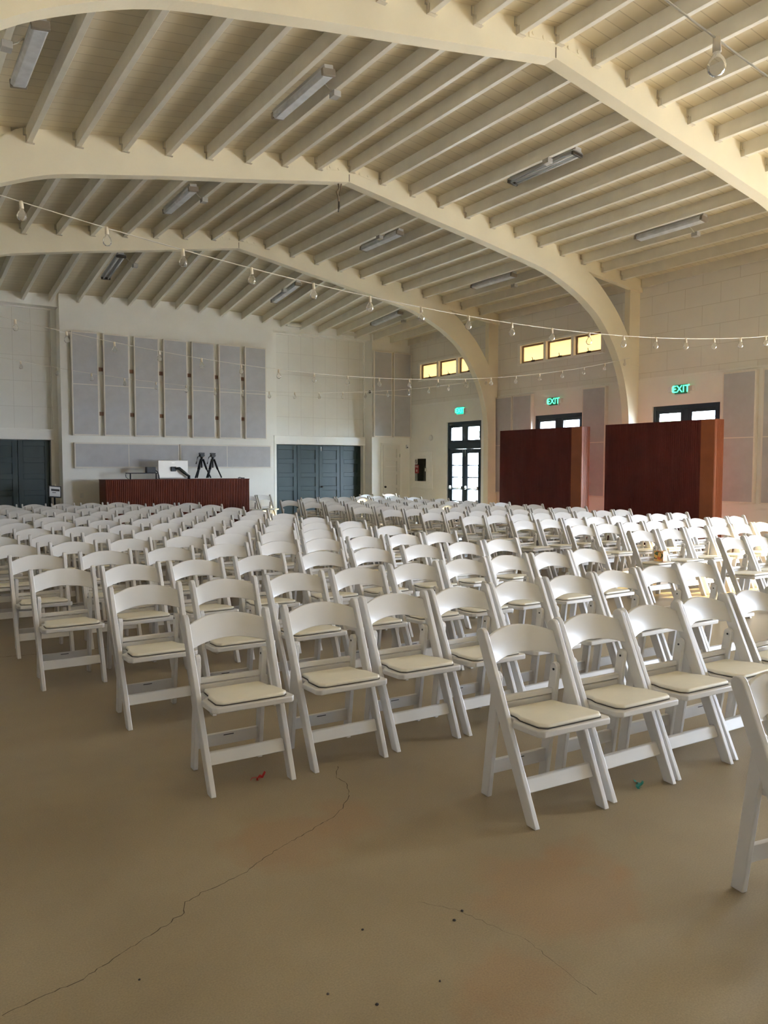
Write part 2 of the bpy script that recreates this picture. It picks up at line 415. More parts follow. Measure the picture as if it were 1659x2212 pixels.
for fi in range(1, 6):
    y0 = F[fi]; fb = MB()
    for sgn in (1, -1):
        poly = [(RX+sgn*d, z) for d, z in inn]+[(RX+sgn*d, z) for d, z in outr[::-1]]
        # upper edge along the deck, back to the ridge
        poly += [(RX+sgn*4.9, deck0(4.9)), (RX, deck0(0))]
        # triangulation-safe: build as quads between inner curve and an outer curve with the same count
        dense = inn
        full_out = [(0, deck0(0)), (4.95, deck0(4.95))]+outr
        L_ = [0]
        for i in range(1, len(full_out)): L_.append(L_[-1]+math.dist(full_out[i-1], full_out[i]))
        Li = [0]
        for i in range(1, len(dense)): Li.append(Li[-1]+math.dist(dense[i-1], dense[i]))
        def samp(t):
            s_ = t*L_[-1]
            for i in range(1, len(full_out)):
                if s_ <= L_[i]+1e-9:
                    w = (s_-L_[i-1])/(L_[i]-L_[i-1]); a, b = full_out[i-1], full_out[i]
                    return (a[0]+(b[0]-a[0])*w, a[1]+(b[1]-a[1])*w)
            return full_out[-1]
        N = 110
        def sampi(t):
            s_ = t*Li[-1]
            for i in range(1, len(dense)):
                if s_ <= Li[i]+1e-9:
                    w = (s_-Li[i-1])/(Li[i]-Li[i-1]); a, b = dense[i-1], dense[i]
                    return (a[0]+(b[0]-a[0])*w, a[1]+(b[1]-a[1])*w)
            return dense[-1]
        ip = [sampi(i/N) for i in range(N+1)]; op = [samp(i/N) for i in range(N+1)]
        o = len(fb.v)
        for (p, q) in zip(ip, op):
            for (d, z) in (p, q):
                for y in (y0, y0+FT): fb.v.append((RX+sgn*d, y, z))
        for i in range(N):
            a = o+4*i; c = a+4
            fs = [(a, c, c+2, a+2), (a+1, a+3, c+3, c+1), (a, a+1, c+1, c), (a+2, c+2, c+3, a+3)]
            for k, f_ in enumerate(fs): fb.f.append(list(f_) if sgn < 0 else list(f_)[::-1]); fb.m.append(0); fb.sm.append(False)
        e = o+4*N; fb.f.append([e, e+1, e+3, e+2]); fb.m.append(0); fb.sm.append(False)
    fr = fb.build('roof_frame', 'beam_paint', **S)
    # dark joint where the two halves meet, splice plate with bolts
    MB().box(RX-.005, RX+.005, y0-.003, y0, 6.268, 6.385).build('joint', 'crack', fr)
    pb = MB(); pb.prism([(RX-.42, 6.375), (RX, 6.375+.055), (RX+.42, 6.375), (RX+.42, 6.465), (RX, 6.52), (RX-.42, 6.465)], 'y', y0-.008, y0)
    pl = pb.build('splice_plate', 'beam_paint', fr)
    for sx in (-.36, -.2, .2, .36):
        c = MB(); c.tube([(RX+sx, y0-.022, 6.43), (RX+sx, y0-.006, 6.43)], .024, 8); c.build('bolt', 'beam_paint', pl)
    for sgn in (1, -1):
        rb = MB()
        xa, xb = RX+sgn*5.05, RX+sgn*7.45
        za, zb = deck0(5.05), deck0(7.45)
        v = [(xa, za-.27), (xb, zb-.27), (xb, zb), (xa, za)]
        rb.prism(v, 'y', y0+.03, y0+FT-.03); rb.build('eaves_rafter', 'beam_paint', fr)
        cbm = MB(); xw = WR if sgn > 0 else WL
        cbm.box(*sorted((xw, xw-sgn*.33)), y0+.10, y0+.24, 0, zj(xw, y0)+.03); cbm.build('wall_post', 'beam_paint', fr)
        kb = MB(); kx = RX+sgn*7.22
        kb.box(*sorted((kx-sgn*.17, kx+sgn*.11)), y0-.01, y0+FT+.01, 3.80, 3.83); kb.build('knee_band', 'beam_paint', fr)

# joists, each with its steel hanger
JW = .068
bays = [(F[1]+FT, F[2]), (F[2]+FT, F[3]), (F[3]+FT, F[4]), (F[4]+FT, F[5]), (F[5]+FT, YC)]
for bi, (ya, yb) in enumerate(bays):
    for k in range(-12, 13):
        x0 = RX+k*D
        if k == -12: x0 += .02
        if k == 12: x0 = WR-JW-.02
        if bi == 0 : continue
        if bi == 1 and k < -4: continue
        yb2 = yb
        if bi == 4 and not (CX0 < x0+.03 < CX1 or x0 > EX1-.05 or x0 < EX0): yb2 = 20.08
        jb = MB(); q = []
        for (x, y) in ((x0, ya), (x0+JW, ya), (x0+JW, yb2), (x0, yb2)): q.append((x, y, zj(x0 if k >= 0 else x0, y)))
        tp = [(a, b, zj(a, b)+JD+.01) for a, b, c in q]
        jb.add(q+tp, [(3, 2, 1, 0), (4, 5, 6, 7), (0, 1, 5, 4), (1, 2, 6, 5), (2, 3, 7, 6), (3, 0, 4, 7)])
        jo = jb.build('ceiling_joist', 'joist_paint', bevel=.004, seg=1, **S)
        if bi < 4 and abs(k) < 12:
            z = zj(x0, yb); hb = MB()
            hb.box(x0-.008, x0, yb-.05, yb, z, z+.085); hb.box(x0-.03, x0, yb-.02, yb, z+.085, z+.10); hb.box(x0-.035, x0-.027, yb-.012, yb, z+.085, z+JD)
            hb.box(x0-.006, x0+JW+.03, yb-.05, yb, z-.006, z); hb.box(x0+JW, x0+JW+.006, yb-.05, yb, z, z+.085)
            hb.build('hanger', 'steel_strap', jo)
for (k, w) in ((6, .0), (9, .0)):      # blocking between joists at the far wall
    bb = MB(); x1 = RX+k*D
    bb.box(x1-.45, x1, 19.95, 20.07, zj(x1, 20)+.06, zj(x1, 20)+.13); bb.build('ceiling_blocking', 'joist_paint', **S)

# ------------------------------------------------------------------ glazed double doors (right wall)
for di, (a, b) in enumerate(DOORS):
    dr = empty('door_%d' % (di+1), (WR, (a+b)/2, 0), 0, **S)
    x0, x1 = .06, .13
    h = (b-a)/2; f_ = MB()
    f_.box(x0-.02, x1+.02, -h, -h+.07, 0, DZ); f_.box(x0-.02, x1+.02, h-.07, h, 0, DZ); f_.box(x0-.02, x1+.02, -h+.07, h-.07, DZ-.09, DZ)
    f_.box(x0-.02, x1+.02, -h+.07, h-.07, 2.12, 2.30); f_.box(x0, x1, -.06, .06, 2.30, DZ-.09)
    f_.build('frame', 'door_frame', dr, bevel=.006)
    for s in (-1, 1):
        y0, y1 = sorted((s*.06, s*(h-.07)))
        sb = MB(); sb.box(x0, x1, y0, y0+.07, 2.30, DZ-.09); sb.box(x0, x1, y1-.07, y1, 2.30, DZ-.09); sb.box(x0, x1, y0+.07, y1-.07, 2.30, 2.37); sb.box(x0, x1, y0+.07, y1-.07, DZ-.16, DZ-.09)
        so = sb.build('transom_sash', 'door_frame', dr, bevel=.006)
        MB().box(x0+.03, x0+.036, y0+.07, y1-.07, 2.37, DZ-.16).build('pane', 'clear_glass', so)
        ya, yb = sorted((s*.004, s*(h-.072)))
        lb = MB(); lb.box(x0, x1, ya, ya+.12, .01, 2.115); lb.box(x0, x1, yb-.12, yb, .01, 2.115); lb.box(x0, x1, ya+.12, yb-.12, .01, .26); lb.box(x0, x1, ya+.12, yb-.12, 1.99, 2.115)
        for q in range(1, 5): zz = .26+q*(1.73/5); lb.box(x0+.012, x1-.012, ya+.12, yb-.12, zz-.017, zz+.017)
        lo = lb.build('leaf', 'door_frame', dr, bevel=.006)
        MB().box(x0+.03, x0+.036, ya+.12, yb-.12, .26, 1.99).build('pane', 'clear_glass', lo)
        pb = MB(); pb.tube([(x0-.06, ya+.06, .98), (x0-.06, yb-.06, .98)], .018, 8)
        for yy in (ya+.06, yb-.06): pb.box(x0-.075, x0, yy-.03, yy+.03, .95, 1.05)
        pb.build('push_bar', 'chrome', lo)
        MB().box(x0-.03, x0, *sorted((s*.03, s*.07)), 1.90, 2.08).build('bolt', 'chrome', lo)

# clerestory windows with amber panes
for wi, (a, b) in enumerate(WINS):
    wn = empty('window_%d' % (wi+1), (WR, (a+b)/2, 0), 0, **S)
    h = (b-a)/2; z0, z1 = WZ; fb = MB()
    fb.box(-.03, .16, -h, -h+.09, z0, z1); fb.box(-.03, .16, h-.09, h, z0, z1); fb.box(-.03, .16, -h+.09, h-.09, z1-.06, z1); fb.box(-.045, .16, -h, h, z0-.05, z0)
    wdt = (2*h-.18-2*.09)/3
    ycs = [-h+.09+wdt/2+i*(wdt+.09) for i in range(3)]
    for i in range(2): yy = ycs[i]+wdt/2; fb.box(-.03, .16, yy, yy+.09, z0, z1-.06)
    fb.build('frame', 'trim_paint', wn, bevel=.006)
    for i, yc in enumerate(ycs):
        sb = MB(); p, q = yc-wdt/2, yc+wdt/2; r0, r1 = z0, z1-.06
        sb.box(.05, .10, p, p+.045, r0, r1); sb.box(.05, .10, q-.045, q, r0, r1); sb.box(.05, .10, p+.045, q-.045, r0, r0+.055); sb.box(.05, .10, p+.045, q-.045, r1-.04, r1)
        so = sb.build('sash', 'sash_wood', wn, bevel=.004)
        MB().box(.075, .081, p+.045, q-.045, r0+.055, r1-.04).build('pane', 'amber_glass', so)
        lb = MB(); lb.box(.02, .05, yc-.05, yc+.05, r0+.0, r0+.06); lb.tube([(.03, yc, r0+.04), (.01, yc+.01, r0+.13)], .008, 6); lb.build('latch', 'latch_dark', so)

# folding doors at the far wall
for di, (a, b) in enumerate((LDr, RD)):
    dr = empty('door_%d' % (di+4), ((a+b)/2, YD+.1, 0), 0, **S)
    w = (b-a)/4
    for i in range(4):
        x0 = -2*w+i*w+.006; x1 = x0+w-.012; lf = MB()
        st = .115; rows_ = 5; zt, zb = 2.235, .01
        lf.box(x0, x1, .024, .045, zb, zt)
        lf.box(x0, x0+st, 0, .03, zb, zt); lf.box(x1-st, x1, 0, .03, zb, zt)
        lf.box(x0+st, x1-st, 0, .03, zt-.14, zt); lf.box(x0+st, x1-st, 0, .03, zb, .22)
        ph = (zt-.14-.22-4*.13)/5
        for q in range(4): z_ = .22+ph*(q+1)+.13*q; lf.box(x0+st, x1-st, 0, .03, z_, z_+.13)
        lo = lf.build('leaf', 'teal_paint', dr, bevel=.005)
        if i == 2:
            kb = MB(); kb.tube([(x0+.06, 0, 1.0), (x0+.06, -.035, 1.0)], .02, 8); kb.lathe([(0, -.03), (.03, -.015), (.034, 0), (.03, .015), (0, .03)], (x0+.06, -.055, 1.0), 10); kb.build('knob', 'knob_bronze', lo)
            MB().box(x0+.05, x0+.075, -.012, 0, 2.06, 2.2).build('bolt', 'chrome', lo)
# white panelled door in the right end piece
dr = empty('door_6', (13.40, YC, 0), 0, **S)
fb = MB(); fb.box(-.38, -.31, -.025, 0, 0, 2.33); fb.box(.31, .38, -.025, 0, 0, 2.33); fb.box(-.38, .38, -.025, 0, 2.27, 2.33); fb.build('frame', 'trim_paint', dr, bevel=.004)
lf = MB(); lf.box(-.31, .31, -.004, 0, .01, 2.27); st = .1
lf.box(-.305, -.205, -.028, -.004, .01, 2.265); lf.box(.205, .305, -.028, -.004, .01, 2.265)
for (za, zb) in ((.01, .2), (.52, .62), (.94, 1.04), (1.36, 1.46), (1.78, 1.88), (2.15, 2.265)): lf.box(-.205, .205, -.028, -.004, za, zb)
lo = lf.build('leaf', 'white_door', dr, bevel=.004)
kb = MB(); kb.tube([(-.25, -.02, .98), (-.25, -.06, .98)], .014, 8); kb.lathe([(0, -.035), (.033, -.018), (.038, 0), (.033, .018), (0, .035)], (-.25, -.075, .98), 10); kb.build('knob', 'knob_bronze', lo)
for z in (.3, 1.9): MB().box(.30, .325, -.03, -.018, z, z+.1).build('hinge', 'chrome', lo)

# ------------------------------------------------------------------ floor cracks and specks
def ribbon(name, pts, w, mat_):
    b = MB(); P = []
    for i in range(len(pts)-1):
        (a, c), (d, e) = pts[i], pts[i+1]; n_ = max(2, int(math.dist(pts[i], pts[i+1])/.02))
        for k in range(n_):
            t = k/n_; j = .006
            P.append((a+(d-a)*t+random.uniform(-j, j), c+(e-c)*t+random.uniform(-j, j)))
    P.append(pts[-1])
    for i in range(len(P)-1):
        p, q = Vector(P[i]), Vector(P[i+1]); t = (q-p); nn = Vector((-t.y, t.x)).normalized()*w*random.uniform(.5, 1.4)
        b.add([(*(p-nn), .0012), (*(q-nn), .0012), (*(q+nn), .0012), (*(p+nn), .0012)], [(0, 1, 2, 3)])
    return b.build(name, mat_, **S)
ribbon('floor_crack', [(2.02, 3.52), (1.94, 3.39), (1.94, 3.28), (1.87, 3.15), (1.73, 3.02), (1.56, 2.95), (1.30, 2.85), (1.16, 2.77), (.98, 2.73), (.90, 2.70), (.88, 2.64), (.76, 2.58), (.62, 2.52), (.49, 2.46), (.36, 2.44), (.26, 2.42)], .0016, 'crack')
ribbon('floor_crack', [(1.62, 2.24), (1.68, 2.16), (1.72, 2.08), (1.75, 1.97), (1.79, 1.86), (1.79, 1.72), (1.78, 1.53)], .0007, 'crack')
ribbon('floor_crack', [(.55, 7.3), (.85, 7.12), (1.25, 7.05), (1.7, 7.0), (2.1, 7.05)], .004, 'crack')

def pebble(x, y, r, name='floor_speck'):
    b = MB(); b.lathe([(0, .002), (r, .001), (r*.8, .0035), (0, .004)], (x, y, 0), 7)
    return b.build(name, 'speck', **S)
for (x, y, r) in ((1.72, 2.10, .006), (1.66, 2.07, .007), (1.36, 2.20, .005), (1.10, 1.98, .005), (.64, 2.36, .004), (1.2, 1.86, .006), (1.42, 1.84, .004)): pebble(x, y, r)

# ------------------------------------------------------------------ folding chair
def chair_master():
    root = empty('folding_chair')
    def leg_profile(foot, top, w0, w1, rounded=True, n=7):
        f, t = Vector(foot), Vector(top); d = (t-f).normalized(); p = Vector((-d.y, d.x))
        if p.x > 0: p = -p                                   # p points to -y (front)
        # foot cut level with the floor
        def at0(side, w):
            q = f+p*side*w/2; k = -q.y/d.y; return q+d*k
        pts = [at0(-1, w0), at0(1, w0)]
        mid = f+(t-f)*.55
        pts.append(mid+p*max(w0, w1)/2*1.04)
        c = t-d*w1/2
        for i in range(n+1):
            a = PI*i/n
            pts.append(c+p*(w1/2)*math.cos(a)+d*(w1/2)*math.sin(a))
        pts.append(mid-p*max(w0, w1)/2*1.04)
        return [(q.x, q.y) for q in pts]
    FY, TY, TZ = -.21, .17, .828
    prof = leg_profile((FY, 0), (TY, TZ), .055, .062)
    for s in (-1, 1):
        b = MB(); b.prism(prof, 'x', *sorted((s*.197, s*.2255))); b.v = [(x+s*.012*z/TZ, y, z) for x, y, z in b.v]; b.build('leg', 'chair_plastic', root, bevel=.005)
    rprof = leg_profile((.172, 0), (.088, .630), .056, .050)
    for s in (-1, 1):
        b = MB(); b.prism(rprof, 'x', *sorted((s*.168, s*.194)))
        o = b.build('leg', 'chair_plastic', root, bevel=.005)
        sb = MB(); sb.tube([(s*.1675, .090, .595), (s*.165, .090, .595)], .006, 8); sb.build('screw', 'screw', o)
    # backrest: arched, bowed rail
    def back(front):
        def fn(u, v):
            x = -.207+.414*u; c = 1-(2*u-1)**2
            z = (.660+.034*c)*(1-v)+(.776+.042*c)*v
            yy = FY+(TY-FY)*z/TZ + .030*c - .004 + (0 if front else .018)
            return (x, yy, z)
        return fn
    b = MB(); NU, NV = 14, 2
    b.grid(back(True), NU, NV, flip=False); b.grid(back(False), NU, NV, flip=True)
    of = 0; ob = (NU+1)*(NV+1)
    for i in range(NU):
        a0, a1 = of+i*(NV+1), of+(i+1)*(NV+1); c0, c1 = ob+i*(NV+1), ob+(i+1)*(NV+1)
        b.f.append([a0, c0, c1, a1]); b.m.append(0); b.sm.append(False)
        b.f.append([a0+NV, a1+NV, c1+NV, c0+NV]); b.m.append(0); b.sm.append(False)
    b.build('backrest', 'chair_plastic', root, bevel=.004, seg=2)
    # seat frame (wider ahead of the posts), pad, rear hinge bar, stretchers
    zf, zr = .445, .425
    pl = [(-.170, .10), (.170, .10), (.175, -.02), (.212, -.06), (.216, -.235), (.196, -.262), (-.196, -.262), (-.216, -.235), (-.212, -.06), (-.175, -.02)]
    b = MB(); nn = len(pl)
    zt = lambda y: zr+(zf-zr)*(.10-y)/.362
    b.add([(x, y, zt(y)-.030) for x, y in pl]+[(x, y, zt(y)) for x, y in pl],
          [list(range(nn)), list(range(nn, 2*nn))[::-1]]+[[i, nn+i, nn+(i+1) % nn, (i+1) % nn] for i in range(nn)])
    b.build('seat', 'chair_plastic', root, bevel=.006)
    pp = [(-.152, .085), (.152, .085), (.160, -.02), (.180, -.07), (.186, -.205), (.160, -.238), (-.160, -.238), (-.186, -.205), (-.180, -.07), (-.160, -.02)]
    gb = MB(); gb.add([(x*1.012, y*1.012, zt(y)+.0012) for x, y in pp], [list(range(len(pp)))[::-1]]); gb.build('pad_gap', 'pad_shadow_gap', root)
    b = MB(); b.add([(x, y, zt(y)+.0022) for x, y in pp]+[(x, y, zt(y)+.022) for x, y in pp],
          [list(range(nn)), list(range(nn, 2*nn))[::-1]]+[[i, nn+i, nn+(i+1) % nn, (i+1) % nn] for i in range(nn)])
    b.build('seat_pad', 'pad_vinyl', root, bevel=.009, seg=3)
    b = MB(); b.box(-.170, .170, .098, .122, .472, .500); b.box(-.170, .170, .104, .122, .405, .466); b.build('hinge_bar', 'chair_plastic', root, bevel=.004)
    def sl(z): return FY+(TY-FY)*z/TZ
    b = MB(); b.add([(x, sl(z)+dy, z) for x in (-.2, .2) for z in (.130, .188) for dy in (-.010, .010)],
                    [(0, 1, 3, 2), (4, 6, 7, 5), (0, 4, 5, 1), (2, 3, 7, 6), (0, 2, 6, 4), (1, 5, 7, 3)])
    b.build('stretcher', 'chair_plastic', root, bevel=.005)
    b = MB(); b.box(-.170, .170, .142, .166, .112, .176); b.box(-.030, .030, .1405, .1435, .160, .168, 1); b.build('stretcher', ['chair_plastic', 'screw'], root, bevel=.004)
    return root
CH = chair_master()
used = [False]
def place(x, y, rz, label, group):
    o = CH if not used[0] else dup_tree(CH); used[0] = True
    o.location = (x, y, 0); o.rotation_euler = (0, 0, rz); o['label'] = label; o['category'] = 'chair'; o['group'] = group
    return o
K = .942
ORD = ['first', 'second', 'third', 'fourth', 'fifth', 'sixth', 'seventh', 'eighth', 'ninth', 'tenth', 'eleventh', 'twelfth', 'thirteenth', 'fourteenth']
left_rows = [
 (2.965, [2.78, 3.31, 3.835, 4.36, 4.885]),
 (4.145, [1.64, 2.24, 2.79, 3.32, 3.86, 4.39, 4.915, 5.44, 5.97]),
 (5.40, [1.55, 2.12, 2.70, 3.27, 3.83, 4.38, 4.93, 5.46, 6.00]),
 (6.66, [1.25, 1.80, 2.37, 2.97, 3.62, 4.20, 4.83, 5.41, 5.96]),
 (7.84, [1.24, 1.87, 2.50, 3.12, 3.72, 4.29, 4.87, 5.42, 5.98]),
 (9.02, [1.20, 1.81, 2.43, 3.05, 3.66, 4.27, 4.87, 5.45, 6.02]),
 (10.12, [1.17, 1.77, 2.38, 3.00, 3.62, 4.23, 4.83, 5.43, 6.04]),
 (11.24, [1.75, 2.36, 2.95, 3.57, 4.18, 4.80, 5.41, 6.01]),
 (12.42, [1.71, 2.30, 2.95, 3.60, 4.20, 4.82, 5.43, 6.04]),
 (13.62, [1.74, 2.36, 2.98, 3.62, 4.22, 4.84, 5.46, 6.05]),
 (14.86, [1.70, 2.30, 2.91, 3.52, 4.14, 4.76, 5.43, 6.07]),
 (16.16, [2.30, 2.90, 3.53, 4.15, 4.77, 5.40, 6.10]),
 (17.27, [2.32, 2.92, 3.52, 4.13, 4.76, 5.41, 5.99]),
 (18.42, [2.30, 2.90, 3.50, 4.11, 4.70])]
r8 = [8.37+.543*i for i in range(8)]
right_rows = [
 (5.37, [8.42, 8.96, 9.50]),
 (6.58, [8.33, 8.91, 9.49, 10.05, 10.60, 11.15]),
 (7.66, r8), (8.80, r8), (10.06, r8), (11.19, r8), (12.46, r8), (13.56, r8), (14.75, [8.42+.54*i for i in range(8)]), (16.0, [8.52+.54*i for i in range(8)]), (17.28, [8.55+.54*i for i in range(8)]), (18.45, [9.72, 10.26, 10.8, 11.34, 11.88, 12.4])]
for side, rows_ in (('left', left_rows), ('right', right_rows)):
    for ri, (y, xs_) in enumerate(rows_):
        for ci, x in enumerate(xs_):
            nm = 'nearest' if ri == 0 else ('farthest' if ri == len(rows_)-1 else ORD[ri]+' nearest')
            if ci == 0: pos = 'leftmost'
            elif ci == len(xs_)-1: pos = 'rightmost'
            else: pos = ORD[ci]+' from left'
            lab = 'white folding chair, %s in the %s row of the %s block' % (pos, nm, side)
            if side == 'right' and ri == 1 and ci == 0: lab = 'white folding chair holding the floral tissue box'
            place(x*K+random.uniform(-.006, .006), y*K-.17+random.uniform(-.012, .012), (rad(-3.6) if (ri == 0 and ci == 0 and side == 'left') else rad(random.gauss(-1.2, 1.2))), lab, 'white folding chairs in the %s block of rows' % side)
place(2.838, 1.436, rad(-10.2), 'white folding chair cut off by the right edge, in front of all rows', 'white folding chairs set out singly')
place(11.62, 18.4, rad(3), 'white folding chair against the far wall, left of the white panelled door', 'white folding chairs set out singly')
place(12.38, 18.4, rad(-2), 'white folding chair against the far wall in front of the white panelled door', 'white folding chairs set out singly')
place(9.03, 19.60, rad(13), 'white folding chair behind the rows, beside the right dark green doors', 'white folding chairs set out singly')
place(8.50, 19.42, rad(11), 'white folding chair behind the rows, half hidden by the control desk end', 'white folding chairs set out singly')

# tissue box on a chair seat
tb = empty('tissue_box', (8.33*K+.03, 6.58*K-.17-.12, .469), rad(12), label='floral orange tissue box standing on a white chair seat', category='tissue box')
MB().box(-.057, .057, -.057, .057, 0, .125).build('carton', 'flower_print', tb, bevel=.003)
t = MB(); t.grid(lambda u, v: (-.03+.06*u, .012*math.sin(9*u)+.02*(v-.5), .125+.03*v*math.sin(PI*u)+.0005), 8, 3); t.build('tissue', 'sign_white', tb)

# ribbons on the floor
def ribbon_bits(name, c, m_, label, seed):
    rnd = random.Random(seed); b = MB()
    for i in range(6):
        a = rnd.uniform(-.5, .5) if i % 2 else PI+rnd.uniform(-.6, .6); l = rnd.uniform(.03, .066)
        p = [Vector((c[0]+l*t*math.cos(a+.5*t)+rnd.uniform(-.004, .004), c[1]+l*t*math.sin(a+.5*t)+rnd.uniform(-.004, .004), .004+.007*math.sin(3*t+i))) for t in (0, .33, .66, 1)]
        w = Vector((-math.sin(a), math.cos(a), .2))*.007
        for k in range(3): b.add([p[k]-w, p[k+1]-w, p[k+1]+w, p[k]+w], [(0, 1, 2, 3)])
    o = b.build(name, m_, label=label, category='ribbon scrap')
    md = o.modifiers.new('thickness', 'SOLIDIFY'); md.thickness = .001; md.offset = 1
ribbon_bits('ribbon_scrap', (1.60, 3.60), 'ribbon_red', 'red scrap of ribbon lying on the tan floor', 3)
ribbon_bits('ribbon_scrap', (3.16, 2.47), 'ribbon_teal', 'teal scrap of ribbon lying on the tan floor', 5)

# ------------------------------------------------------------------ acoustic panels
def ac_panel(name, w, h, d, seams, horiz=False):
    """local: x across, z up, faces -y, back at y=0"""
    r = empty(name)
    e = .030
    fr = MB(); fr.box(-w/2, -w/2+e, -d, 0, 0, h); fr.box(w/2-e, w/2, -d, 0, 0, h); fr.box(-w/2+e, w/2-e, -d, 0, 0, e); fr.box(-w/2+e, w/2-e, -d, 0, h-e, h)
    fr.box(-w/2+e, w/2-e, -d+.02, 0, e, h-e)
    fr.build('frame', 'panel_edge', r, bevel=.004)
    if horiz: cuts = [-w/2+e]+[s for s in seams]+[w/2-e]
    else: cuts = [e]+[s for s in seams]+[h-e]
    for i in range(len(cuts)-1):
        f_ = MB()
        g = .009
        lo, hi = cuts[i]+(g if i else 0), cuts[i+1]-(g if i < len(cuts)-2 else 0)
        if horiz: f_.box(lo, hi, -d-.003, -d+.02, e, h-e)
        else: f_.box(-w/2+e, w/2-e, -d-.003, -d+.02, lo, hi)
        f_.build('fabric', 'panel_fabric', r)
        if i:
            q = MB()
            if horiz: q.box(cuts[i]-g, cuts[i]+g, -d-.001, -d+.02, e, h-e)
            else: q.box(-w/2+e, w/2-e, -d-.001, -d+.02, cuts[i]-g, cuts[i]+g)
            q.build('seam', 'panel_edge', r)
    return r
PD = .075
pz0, pz1 = 2.36, 4.87
pos = ['leftmost of the seven', 'second from left of the seven', 'third from left of the seven', 'middle one of the seven', 'third from right of the seven', 'second from right of the seven', 'rightmost of the seven']
fx = YC-PD
pxs = [(4.065, 4.72), (4.83, 5.45), (5.57, 6.17), (6.29, 6.89), (7.00, 7.61), (7.72, 8.31), (8.43, 9.18)]
pxs = [(4.04+.7465*i, 4.04+.7465*i+.63) for i in range(7)]
first = None
for i, (a, b) in enumerate(pxs):
    if first is None: first = ac_panel('acoustic_panel', .63, pz1-pz0, PD, [1.24]); o = first
    else: o = dup_tree(first)
    o.location = ((a+b)/2, YC-.052, pz0); o['label'] = 'tall grey acoustic panel on the far wall, %s' % pos[i]; o['category'] = 'acoustic panel'; o['group'] = 'tall grey panels above the control desk'
for (z, nm) in ((2.86, 'lower'), (3.95, 'upper')):    # rails the panels hang on, seen in the gaps
    b = MB(); b.box(pxs[0][0]+.03, pxs[6][1]-.03, YC-.05, YC, z, z+.09)
    b.build('wood_rail', 'batten_wood', label='%s brown wooden wall rail showing between the seven tall grey panels' % nm, category='rail', group='rails behind the tall panels')
lo = ac_panel('acoustic_panel', 2.60, .62, PD, [.0], True); lo.location = (5.37, YC-.03, 1.565); lo['label'] = 'long low grey acoustic panel left, behind the small stand'; lo['category'] = 'acoustic panel'; lo['group'] = 'long low panels above the control desk'
lo2 = dup_tree(lo); lo2.location = (7.99, YC-.03, 1.565); lo2['label'] = 'long low grey acoustic panel right, behind the two tripods'
for i, xc in enumerate((13.05, 13.76)):
    o = dup_tree(first); o.location = (xc, YC-.03, 2.51); o.scale = (1.06, 1, 1.035); o['group'] = 'tall grey panels above the white door'
    o['label'] = 'tall grey acoustic panel above the white door, %s one' % ('left' if i == 0 else 'right')
rw = ac_panel('acoustic_panel', .70, 2.55, .10, [1.27])
spec = [(15.55, 'behind the farther red screen, left one of two'), (14.83, 'behind the farther red screen, right one of two'), (12.43, 'between the two red screens'), (8.81, 'right of the nearer red screen, left one'), (7.98, 'right of the nearer red screen, at the right edge')]
for i, (yc, tx) in enumerate(spec):
    o = rw if i == 0 else dup_tree(rw)
    o.location = (WR-.004, yc, .90); o.rotation_euler = (0, 0, -PI/2); o['label'] = 'tall grey acoustic panel %s' % tx; o['category'] = 'acoustic panel'; o['group'] = 'tall grey panels on the right wall'

# ------------------------------------------------------------------ red screens
def flutes(b, x, y0, y1, z0, z1, pitch, depth, mi=0):
    """a reeded face in the plane X=x facing -x"""
    n_ = int(round((y1-y0)/pitch)); p = (y1-y0)/n_
    prof = []
    for i in range(n_):
        for k in range(4):
            t = k/4; prof.append((y0+(i+t)*p, x-depth*math.sin(PI*t)))
    prof.append((y1, x))
    for i in range(len(prof)-1):
        (ya, xa), (yb, xb) = prof[i], prof[i+1]
        b.add([(xa, ya, z0), (xb, yb, z0), (xb, yb, z1), (xa, ya, z1)], [(0, 3, 2, 1)], mi, False)
for (y0, y1, lab) in ((11.86, 14.52, 'dark red freestanding screen in front of the farther glazed doors'), (8.62, 11.20, 'dark red freestanding screen in front of the nearer glazed doors')):
    r = empty('folding_screen', (13.0, y0, 0), 0, label=lab, category='screen', group='red screens along the right wall')
    L_ = y1-y0; b = MB()
    flutes(b, 0.0, .30, L_, .02, 2.49, .045, .006)
    b.box(0.0, .05, .30, L_, .02, 2.488); b.build('panel', 'cherry_wood', r)
    e = MB(); e.prism([(.0, .30), (.0, .02), (.012, .004), (.03, 0), (.26, 0), (.285, .02), (.285, .06), (.06, .06), (.06, .30)], 'z', .02, 2.49); 
    for q in range(1, 6): e.box(.03+q*.04-.004, .03+q*.04+.004, -.006, .0, .02, 2.48)
    e.build('return_panel', 'cherry_edge', r)
    ft = MB(); ft.box(-.02, .3, .02, .10, 0, .02); ft.box(-.02, .3, L_-.1, L_-.02, 0, .02); ft.build('foot', 'black_metal', r)

# ------------------------------------------------------------------ control desk with its things
DX0, DX1, DY, DZT = 4.55, 8.20, 18.90, 1.29
dk = empty('control_desk', ((DX0+DX1)/2, DY, 0), 0, label='long red-brown reeded control desk before the far wall', category='desk')
hw = (DX1-DX0)/2; b = MB()
n_ = 82; p = 2*hw/n_
for i in range(n_):
    xa = -hw+i*p
    pr = [(xa+p*t, -.012*math.sin(PI*t)) for t in (0, .25, .5, .75, 1)]
    for k in range(4):
        (x0, y0), (x1, y1) = pr[k], pr[k+1]; b.add([(x0, y0, 0), (x1, y1, 0), (x1, y1, DZT-.02), (x0, y0, DZT-.02)], [(0, 1, 2, 3)])
b.box(-hw, hw, .001, .03, 0, DZT-.02); b.box(-hw, -hw+.03, .03, .62, 0, DZT-.02); b.box(hw-.03, hw, .03, .62, 0, DZT-.02)
b.build('front_panel', 'desk_wood', dk)
